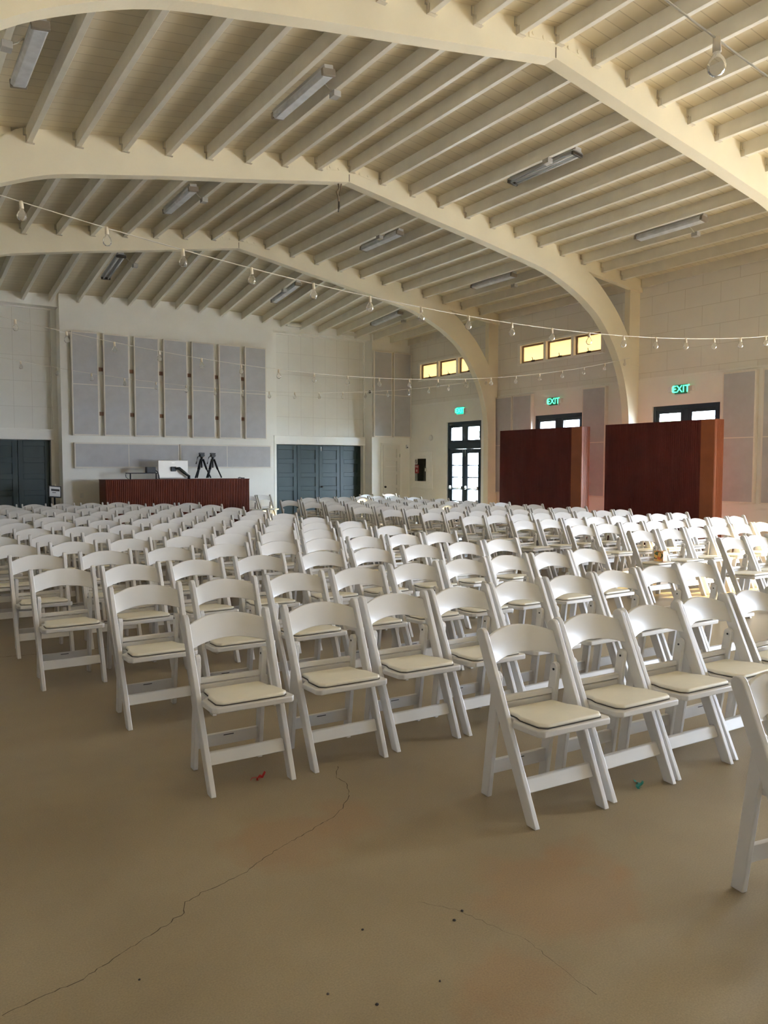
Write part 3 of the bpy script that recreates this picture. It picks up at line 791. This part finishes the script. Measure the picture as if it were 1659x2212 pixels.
MB().box(-hw-.006, hw+.006, -.018, .64, DZT-.02, DZT).build('desktop', 'desk_wood', dk, bevel=.003)
TOP = DZT
# monitor on an arm
mo = empty('monitor', (6.28, 19.20, TOP), rad(0), label='silver monitor seen from behind on a black arm on the desk', category='monitor')
MB().box(-.385, .385, 0, .03, .02, .47).build('screen_back', 'aluminium', mo, bevel=.012)
MB().box(-.035, .035, -.002, .001, .395, .415).build('mark', 'panel_edge', mo)
MB().box(-.065, .065, -.05, 0, .19, .31).build('mount', 'black_plastic', mo, bevel=.01)
a = MB(); a.tube([(.04, -.06, .27), (.12, -.10, .27), (.24, -.13, .16), (.36, -.12, .07)], [.025, .035, .038, .03], 8); a.tube([(.36, -.12, .09), (.36, -.12, 0)], .035, 10); a.build('arm', 'black_plastic', mo)
# small stand, box on it
ss = empty('desk_stand', (5.50, 19.15, TOP), 0, label='black tube stand on the left of the desk', category='stand')
b = MB(); b.tube([(-.30, 0, 0), (-.30, 0, .14)], .016, 8); b.tube([(.33, 0, 0), (.33, 0, .14)], .016, 8); b.build('leg', 'black_metal', ss)
MB().box(-.39, .35, -.12, .12, .138, .158).build('shelf', 'black_metal', ss, bevel=.004)
bx = MB(); bx.box(-.11, .11, -.08, .08, 0, .145)
bx = bx.build('control_box', 'black_plastic', bevel=.008, label='black equipment box on the tube stand', category='box'); bx.location = (5.69, 19.15, TOP+.158)
c = MB(); c.tube([(5.10, 19.13, TOP+.148), (5.08, 19.13, TOP+.11), (5.09, 19.13, TOP+.05), (5.13, 19.13, TOP+.02), (5.15, 19.13, TOP+.008)], .007, 6); c.build('cable', 'black_plastic', label='thin black cable looping off the left end of the tube stand', category='cable')
c = MB(); c.tube([(5.80, 19.1, TOP+.22), (5.86, 19.1, TOP+.17), (5.885, 19.1, TOP+.08), (5.89, 19.1, TOP+.006)], .012, 6); c.build('cable', 'black_plastic', label='black cable dropping from the equipment box to the desk', category='cable')
# tripods
def tripod():
    r = empty('tripod'); 
    h = MB(); h.tube([(0, 0, .50), (0, 0, .56)], .035, 10); h.box(-.05, .05, -.05, .05, .56, .63); h.box(-.07, .07, -.03, .03, .63, .665); h.tube([(-.07, 0, .60), (.075, 0, .60)], .025, 8); h.build('head', 'black_plastic', r, bevel=.004)
    b = MB(); b.tube([(-.04, 0, .60), (-.12, -.03, .55), (-.17, -.05, .38)], [.010, .012, .015], 8); b.build('pan_handle', 'black_plastic', r)
    b = MB(); b.tube([(0, 0, .28), (0, 0, .52)], .016, 8); b.build('centre_column', 'black_metal', r)
    for (x, y) in ((-.21, -.10), (.21, -.07), (-.06, .19)):
        l = MB(); d = Vector((x, y, 0))
        l.tube([Vector((0, 0, .50))+d*.15, d*.55+Vector((0, 0, .24))], .026, 8); l.tube([d*.50+Vector((0, 0, .27)), d+Vector((0, 0, .024))], .018, 8); l.build('leg', 'black_metal', r)
    return r
t1 = tripod(); t1.location = (7.0, 19.13, TOP); t1['label'] = 'black camera tripod on the desk, left one of the pair'; t1['category'] = 'tripod'; t1['group'] = 'tripods on the desk'
t2 = dup_tree(t1); t2.location = (7.36, 19.30, TOP); t2['label'] = 'black camera tripod on the desk, right one of the pair'
b = MB(); b.tube([(7.98, 19.1, TOP+.012), (8.02, 19.1, TOP+.03), (8.07, 19.08, TOP+.012)], .012, 6); b.box(8.06, 8.13, 19.04, 19.12, TOP, TOP+.025); b.build('earphones', 'black_plastic', label='small black headset lying at the right end of the desk', category='headset')

# sign on a stand before the dark doors
sg = empty('sign_stand', (3.47, 19.2, 0), rad(8), label='black framed sign on a stand before the left dark doors', category='sign')
b = MB(); b.tube([(0, 0, .0), (0, 0, .90)], .022, 8); b.build('pole', 'black_metal', sg)
MB().lathe([(0, .018), (.16, .015), (.17, .0), (0, 0)], (0, 0, 0), 16).build('base', 'black_metal', sg)
hd = empty('board', (0, -.03, 1.02)); hd.parent = sg; hd.rotation_euler = (rad(-16), rad(6), 0)
MB().box(-.145, .145, -.0, .02, -.14, .14).build('board_frame', 'black_plastic', hd, bevel=.004)
MB().box(-.12, .12, -.004, 0, -.115, .115).build('paper', 'sign_paper', hd)
b = MB(); b.box(-.085, .105, -.006, -.003, .01, .06); b.box(-.06, .02, -.006, -.003, -.035, -.022); b.build('print', 'sign_black', hd)

# ------------------------------------------------------------------ wall fittings
def text_mesh(name, s, size, mat_, parent, loc, rot, depth=.002):
    cu = bpy.data.curves.new(name, 'FONT'); cu.body = s; cu.size = size; cu.extrude = depth; cu.align_x = 'CENTER'; cu.align_y = 'CENTER'; cu.offset = size*.012
    tmp = bpy.data.objects.new(name+'_t', cu); COL.objects.link(tmp)
    dg = bpy.context.evaluated_depsgraph_get(); dg.update()
    me = bpy.data.meshes.new_from_object(tmp.evaluated_get(dg)); bpy.data.objects.remove(tmp)
    me.materials.clear(); me.materials.append(M[mat_])
    o = bpy.data.objects.new(name, me); COL.objects.link(o); o.parent = parent; o.location = loc; o.rotation_euler = rot
    return o
ROT = (rad(90), 0, rad(-90))
for i, (y, z, lab) in enumerate(((17.40, 3.205, 'lit green exit sign over the uncovered glazed doors, farthest one'), (13.75, 3.215, 'lit green exit sign over the farther red screen'), (10.13, 3.215, 'lit green exit sign over the nearer red screen'))):
    e = empty('exit_sign', (WR, y, z), 0, label=lab, category='exit sign', group='exit signs on the right wall')
    MB().box(-.06, 0, -.165, .165, -.11, .11).build('housing', 'sign_white', e, bevel=.008)
    MB().box(-.066, -.06, -.15, .15, -.095, .095).build('face', 'exit_green' if i == 0 else 'exit_face', e)
    text_mesh('lettering', 'EXIT', .205, 'exit_letters', e, (-.068, 0, 0), ROT)
    for s in (-1, 1):
        h = MB(); h.box(-.10, -.02, *sorted((s*.20, s*.29)), -.05, .06); h.box(-.045, -.02, *sorted((s*.165, s*.2)), -.012, .012); h.build('lamp_head', 'sign_white', e, bevel=.01)
# fire extinguisher cabinet
fc = empty('fire_cabinet', (WR, 19.28, 0), 0, label='white framed fire extinguisher cabinet on the right wall', category='cabinet')
b = MB(); b.box(-.03, 0, -.52, -.38, .97, 2.06); b.box(-.03, 0, .43, .52, .97, 2.06); b.box(-.03, 0, -.38, .43, 1.92, 2.06); b.box(-.03, 0, -.38, .43, .97, 1.08)
b.box(-.05, 0, -.54, .54, .90, .97); b.build('casing', 'trim_paint', fc, bevel=.006)
b = MB(); b.box(-.045, -.02, -.38, -.23, 1.08, 1.92); b.box(-.045, -.02, .36, .43, 1.08, 1.92); b.box(-.045, -.02, -.23, .36, 1.85, 1.92); b.box(-.045, -.02, -.23, .36, 1.08, 1.16)
dd = b.build('door', 'trim_paint', fc, bevel=.004)
MB().box(-.034, -.030, -.23, .36, 1.16, 1.85).build('pane', 'cabinet_glass', dd)
MB().box(-.07, -.045, -.27, -.20, 1.46, 1.56).build('handle', 'chrome', dd, bevel=.004)
b = MB(); b.box(.20, .215, -.36, .30, 1.10, 1.91); b.box(.002, .20, -.34, -.325, 1.12, 1.89); b.box(.002, .20, .265, .28, 1.12, 1.89); b.box(.002, .20, -.325, .265, 1.12, 1.135); b.box(.002, .20, -.325, .265, 1.875, 1.89); b.build('tub', 'cabinet_inside', fc)
sg2 = MB(); sg2.box(-.0475, -.034, .15, .345, 1.40, 1.66); fs = sg2.build('sign', 'sign_red', dd)
text_mesh('lettering', 'FIRE', .085, 'sign_pink', fs, (-.0485, .247, 1.60), ROT, .001)
b = MB(); b.prism([(.247-.02, 1.52), (.247+.02, 1.52), (.247+.02, 1.485), (.247+.045, 1.485), (.247, 1.43), (.247-.045, 1.485), (.247-.02, 1.485)], 'x', -.0495, -.0475); b.build('arrow', 'sign_pink', fs)
s3 = MB(); s3.box(-.0475, -.034, .22, .345, 1.69, 1.845); s3 = s3.build('sign', 'sign_white', dd)
b = MB(); b.tube([(-.049, .2825+.045*math.cos(t*PI/8), 1.767+.055*math.sin(t*PI/8)) for t in range(17)], .007, 6); b.tube([(-.049, .318, 1.81), (-.049, .247, 1.724)], .007, 6); b.build('symbol', 'sign_black', s3)
ex = empty('fire_extinguisher', (WR+.10, 19.22, 1.136), 0, label='grey fire extinguisher standing inside the wall cabinet', category='fire extinguisher')
MB().lathe([(0, 0), (.07, 0), (.082, .03), (.082, .42), (.06, .48), (.025, .51), (.025, .55), (0, .55)], (0, 0, 0), 16).build('cylinder', 'extinguisher_grey', ex)
b = MB(); b.box(-.02, .02, -.05, .10, .55, .59); b.build('lever', 'black_plastic', ex)
b = MB(); b.tube([(0, .06, .57), (-.02, .13, .48), (-.02, .11, .15)], .016, 8); b.build('hose', 'black_plastic', ex)
def disc(name, loc, prof, rot, m_, lab, cat):
    o = MB().lathe(prof, (0, 0, 0), 20).build(name, m_, label=lab, category=cat); o.location = loc; o.rotation_euler = rot
    return o
disc('wall_alarm', (WR-.001, 18.86, 2.48), [(0, .035), (.06, .032), (.085, .02), (.09, 0), (0, 0)], (0, rad(-90), 0), 'sign_white', 'round white alarm disc on the right wall above the fire cabinet', 'alarm')
b = MB(); b.box(-.035, .035, -.05, 0, -.06, .06); o = b.build('motion_sensor', 'sign_white', bevel=.015, label='small white motion sensor in the far right corner', category='sensor'); o.location = (13.99, YC, 2.23)
b = MB(); b.box(-.02, .02, -.056, -.048, -.04, -.01); q = b.build('lens', 'black_plastic', o)
cm = empty('security_camera', (12.66, 20.03, 3.86), 0, label='white dome security camera high by the right door recess', category='camera')
b = MB(); b.tube([(.04, .0, 0), (-.02, -.03, 0)], .05, 12); b.build('mount', 'sign_white', cm)
o = MB().lathe([(0, .07), (.045, .055), (.068, .02), (.07, -.02), (.05, -.05), (0, -.07)], (0, 0, 0), 14).build('housing', 'sign_white', cm); o.location = (-.05, -.06, 0)
o2 = MB().lathe([(0, .03), (.035, .02), (.045, 0), (0, 0)], (0, 0, 0), 12).build('lens', 'black_plastic', cm); o2.location = (-.075, -.115, 0); o2.rotation_euler = (rad(90), 0, rad(-25))
b = MB(); b.box(-.04, .04, -.008, 0, -.06, .06); b.box(-.015, .015, -.011, -.008, .01, .035); b.box(-.015, .015, -.011, -.008, -.035, -.01)
o = b.build('wall_outlet', 'sign_white', bevel=.002, label='white power outlet low on the far wall, left of the desk', category='outlet'); o.location = (4.24, YC-.001, .89)

# ------------------------------------------------------------------ strip lights between the joists
def strip(style):
    """local: y along, z=0 the deck; hangs down"""
    r = empty('strip_light'); L2 = .70
    b = MB(); b.box(-.06, .06, -L2, L2, -.05, -.0); b.build('housing', 'fixture_enamel', r, bevel=.006)
    if style == 'lens':
        b = MB(); b.prism([(-.075, -.045), (.075, -.045), (.085, -.095), (.06, -.125), (-.06, -.125), (-.085, -.095)], 'y', -L2+.05, L2-.05); b.build('lens', 'lens_plastic', r, bevel=.006)
        for s in (-1, 1): b = MB(); b.box(-.085, .085, *sorted((s*(L2-.05), s*L2)), -.12, -.04); b.build('end_cap', 'cap_brown', r, bevel=.006)
    else:
        b = MB(); b.prism([(-.05, -.045), (.05, -.045), (.11, -.075), (.11, -.085), (-.11, -.085), (-.11, -.075)], 'y', -L2, L2); b.build('reflector', 'fixture_enamel', r)
        for s in (-1, 1): b = MB(); b.tube([(s*.05, -L2+.04, -.112), (s*.05, L2-.04, -.112)], .018, 10); b.build('tube', 'tube_glass', r)
        for s in (-1, 1): b = MB(); b.box(-.1, .1, *sorted((s*(L2-.04), s*L2)), -.13, -.06); b.build('end_cap', 'wire_dark', r, bevel=.006)
    return r
lens0 = strip('lens'); bare0 = strip('bare')
used_l = {'lens': False, 'bare': False}
def put_strip(style, x, y, side, lab):
    src = lens0 if style == 'lens' else bare0
    o = src if not used_l[style] else dup_tree(src, None, ('outlet_box', 'cable')); used_l[style] = True
    z0, z1 = zj(x, y-.7)+JD, zj(x, y+.7)+JD
    drop = .10
    o.location = (x, y, (z0+z1)/2-drop); o.rotation_euler = (math.atan2(z1-z0, 1.4), 0 if abs(x-RX) < .1 else math.atan(SL)*(1 if x > RX else -1)*(.35 if y > F[5] else 1), 0)
    o['label'] = lab; o['category'] = 'strip light'; o['group'] = 'strip lights on the ceiling'
    # outlet box on the neighbouring joist, cable to the lamp
    xj = RX+math.floor((x-RX)/D)*D + (D if side > 0 else 0) + (JW/2)
    zz = zj(xj, y-.25)
    bx_ = MB(); bx_.box(xj-.05, xj+.05, y-.32, y-.20, zz-.075, zz-.004); ob = bx_.build('outlet_box', 'fixture_enamel', bevel=.005)
    cb_ = MB(); cb_.tube([(xj-side*.02, y-.26, zz-.03), (xj-side*.10, y-.26, zz+.02), (xj-side*.16, y-.22, zz+.10), (x+side*.06, y-.18, zz+JD-.09)], .008, 6); oc = cb_.build('cable', 'wire_white', None)
    for q in (ob, oc):
        bpy.context.view_layer.update(); q.parent = o; q.matrix_parent_inverse = o.matrix_world.inverted()
for (style, x, y, side, lab) in (
    ('lens', 1.43, 8.78, -1, 'grey strip light at the upper left corner of the ceiling'),
    ('lens', 4.52, 8.74, 1, 'grey lensed strip light left of the ridge in the nearest full bay'),
    ('bare', 8.70, 8.78, -1, 'bare two-tube strip light right of the ridge in the nearest full bay'),
    ('lens', 11.80, 8.81, 1, 'grey strip light near the right wall in the nearest full bay'),
    ('lens', 4.51, 13.26, 1, 'grey strip light left of the ridge in the middle bay'),
    ('lens', 8.73, 13.37, -1, 'grey strip light right of the ridge in the middle bay'),
    ('lens', 11.78, 13.43, 1, 'grey strip light near the right wall in the middle bay'),
    ('bare', 4.45, 17.47, 1, 'bare-tube strip light left of the ridge in the farthest bay'),
    ('lens', 8.68, 17.66, -1, 'grey strip light right of the ridge in the farthest bay'),
    ('lens', 11.78, 17.80, 1, 'grey strip light near the right wall in the farthest bay')):
    put_strip(style, x, y, side, lab)

# hook and rope hanging at the ridge of the middle frame
hk = empty('hanging_hook', (6.50, F[4]+.10, 0), 0, label='small rope with hook hanging from the second nearest roof frame ridge', category='hook')
b = MB(); b.tube([(0, 0, 6.245), (.02, 0, 6.17), (-.03, .0, 6.10), (0, 0, 6.03), (.01, 0, 5.95)], .014, 6); b.tube([(.06, 0, 6.245), (.05, 0, 6.15), (.02, 0, 6.05)], .010, 6); b.build('rope', 'hemp', hk)
b = MB(); b.tube([(.01, 0, 5.96), (.012, 0, 5.86), (.0, 0, 5.78)], [.012, .016, .008], 6); b.build('hook', 'wire_dark', hk)

# ------------------------------------------------------------------ string lights across the hall
SP = .625
def string(y, i0, x0, npos, zmin, xm, curv, lab):
    r = empty('string_lights', (0, y, 0), 0, label=lab, category='string lights', group='string lights across the hall')
    zf = lambda x: zmin+curv*(x-xm)**2
    xa, xb = -.35, 13.62
    N_ = 60
    c = MB(); c.tube([(xa+(xb-xa)*i/N_, 0, zf(xa+(xb-xa)*i/N_)) for i in range(N_+1)], .0045, 5); c.build('cord', 'cord_white', r)
    x = x0
    while x < xb-.05:
        if x > xa:
            sk = MB(); sk.tube([(x, 0, zf(x)+.006), (x+.004, 0, zf(x)-.052)], [.014, .017], 8); so = sk.build('socket', 'socket', r)
            bl = MB(); z = zf(x)-.05; bl.lathe([(.012, 0), (.016, -.012), (.030, -.030), (.037, -.052), (.033, -.075), (.018, -.090), (0, -.094)], (x+.004, 0, z), 12); bl.build('bulb', 'bulb_glass', so)
        x += SP
    return r
string(F[3]-.03, 0, .99-SP*2, 20, 3.20, 6.3, .0143, 'string of clear bulbs across the hall, nearest of the three in full view')
string(F[4]-.05, 0, 1.58-SP*3, 20, 3.095, 6.5, .0166, 'string of clear bulbs across the hall, middle of the three in full view')
string(F[5]-.05, 0, 2.31-SP*4, 20, 3.246, 6.8, .0145, 'string of clear bulbs across the hall, farthest of the three in full view')
string(F[2]-.02, 0, 2.83-SP*5, 20, 3.04, 6.35, .02, 'string of clear bulbs of which one bulb shows at top right')

# ------------------------------------------------------------------ outside: paving, a house, trees
gr = MB(); gr.box(WR+.2, 60, -30, 60, -.25, -.05); gr.build('ground', 'paving', **S)
gr = MB(); gr.box(-45, WL-.2, -30, 60, -.25, -.05); gr.box(WL-.2, WR+.2, -45, F[0]-.2, -.25, -.05); gr.build('ground', 'paving', **S)
hs = empty('house', (30, 24, -.05), 0, label='pale house with grey roof outside the glazed doors', category='house')
MB().box(-4, 4, -8, 6, 0, 3.2).build('wall', 'stucco', hs)
b = MB(); b.prism([(-4.6, 3.15), (4.6, 3.15), (0, 5.3)], 'y', -8.6, 6.6); b.build('roof', 'roof_grey', hs)
b = MB(); b.box(-.4, .4, -7, -6.2, 4.9, 5.6); b.lathe([(.75, 0), (.3, .5), (.08, .6), (.08, .9), (0, .95)], (0, -6.6, 5.6), 8); b.build('cupola', 'roof_grey', hs)
for (ya, za) in ((-6, .9), (-2.5, .9), (1.5, .9)): MB().box(-4.05, -3.98, ya, ya+1.4, za, za+1.3).build('window', 'door_frame', hs)
def tree(x, y, h, r, lab, seed):
    rnd = random.Random(seed); t = empty('tree', (x, y, -.05), 0, label=lab, category='tree', group='trees outside')
    b = MB(); b.tube([(0, 0, 0), (.05, 0, h*.35), (.1, .05, h*.6)], [.18, .14, .08], 8); b.build('trunk', 'bark', t)
    c = MB()
    for i in range(420):
        a = rnd.uniform(0, 2*PI); q = rnd.random()**.5*r; z = h*.42+rnd.random()*h*.58; q *= math.sin(PI*min(1, max(0.08, (z-h*.36)/(h*.68))))
        p = Vector((q*math.cos(a), q*math.sin(a), z)); s = rnd.uniform(.12, .26)
        u = Vector((rnd.uniform(-1, 1), rnd.uniform(-1, 1), rnd.uniform(-1, 1))).normalized(); w = u.orthogonal().normalized()
        c.add([p-u*s, p-w*s*.5, p+u*s, p+w*s*.5], [(0, 1, 2, 3)])
    c.build('crown', 'leaf', t)
tree(22, 24.8, 6.5, 2.2, 'leafy tree outside the farthest glazed doors', 1)
tree(23, 30.5, 7.5, 2.6, 'tall leafy tree far outside, left of the house', 2)
tree(21, 15.4, 6.0, 1.8, 'leafy tree outside the nearer glazed doors', 4)

# ------------------------------------------------------------------ light
w = bpy.data.worlds.new('sky'); sc.world = w; w.use_nodes = True
bg = w.node_tree.nodes['Background']; bg.inputs['Color'].default_value = (.68, .80, 1.0, 1); bg.inputs['Strength'].default_value = 44.0
def portal(axis, plane, u0, u1, z0, z1, face):
    l = bpy.data.lights.new('portal', 'AREA'); l.shape = 'RECTANGLE'; l.cycles.is_portal = True
    o = bpy.data.objects.new('portal', l); COL.objects.link(o)
    l.size = u1-u0; l.size_y = z1-z0
    if axis == 'x': o.location = (plane, (u0+u1)/2, (z0+z1)/2); d = Vector((face, 0, 0))
    else: o.location = ((u0+u1)/2, plane, (z0+z1)/2); d = Vector((0, face, 0))
    o.rotation_euler = d.to_track_quat('-Z', 'Y').to_euler()
    if axis == 'x': pass
for (a, b) in DOORS+[BIG, BIG2]: portal('x', WR+.23, a, b, 0, DZ, -1)
for (a, b) in WINS: portal('x', WR+.23, a, b, *WZ, -1)
for h in LH: portal('x', WL-.23, h[0], h[1], 0, DZ, 1)
for h in BH: portal('y', F[0]-.21, h[0], h[1], h[2], h[3], 1)
sl_ = bpy.data.lights.new('sun', 'SUN'); sl_.energy = 21; sl_.angle = rad(.6); sl_.color = (1, .76, .38)
so = bpy.data.objects.new('sun', sl_); COL.objects.link(so)
el = rad(22.5); az = Vector((-.90, .436, 0)).normalized()
dv = Vector((az.x*math.cos(el), az.y*math.cos(el), -math.sin(el)))
so.rotation_euler = dv.to_track_quat('-Z', 'Y').to_euler(); so.location = (30, -5, 20)

# ------------------------------------------------------------------ camera
cam = bpy.data.cameras.new('camera'); co = bpy.data.objects.new('camera', cam); COL.objects.link(co)
cam.sensor_fit = 'HORIZONTAL'; cam.sensor_width = 36; cam.lens = 36*1669.9/1659; cam.clip_start = .05; cam.clip_end = 300
yaw, pitch, roll = rad(33.339), rad(-3.347), rad(.045)
fw = Vector((math.sin(yaw)*math.cos(pitch), math.cos(yaw)*math.cos(pitch), math.sin(pitch)))
rt = Vector((math.cos(yaw), -math.sin(yaw), 0)); up = rt.cross(fw)
r_ = rt*math.cos(roll)+up*math.sin(roll); u_ = -rt*math.sin(roll)+up*math.cos(roll)
mw = Matrix(((r_.x, u_.x, -fw.x, 0), (r_.y, u_.y, -fw.y, 0), (r_.z, u_.z, -fw.z, EYE), (0, 0, 0, 1)))
co.matrix_world = mw
sc.camera = co
sc.view_settings.view_transform = 'Standard'; sc.view_settings.look = 'None'; sc.view_settings.gamma = 1; sc.view_settings.use_curve_mapping = False
sc.view_settings.exposure = 0.78
sc.cycles.use_denoising = True
sc.cycles.max_bounces = 14; sc.cycles.diffuse_bounces = 10; sc.cycles.glossy_bounces = 4; sc.cycles.transparent_max_bounces = 12; sc.cycles.transmission_bounces = 6
sc.cycles.sample_clamp_indirect = 12
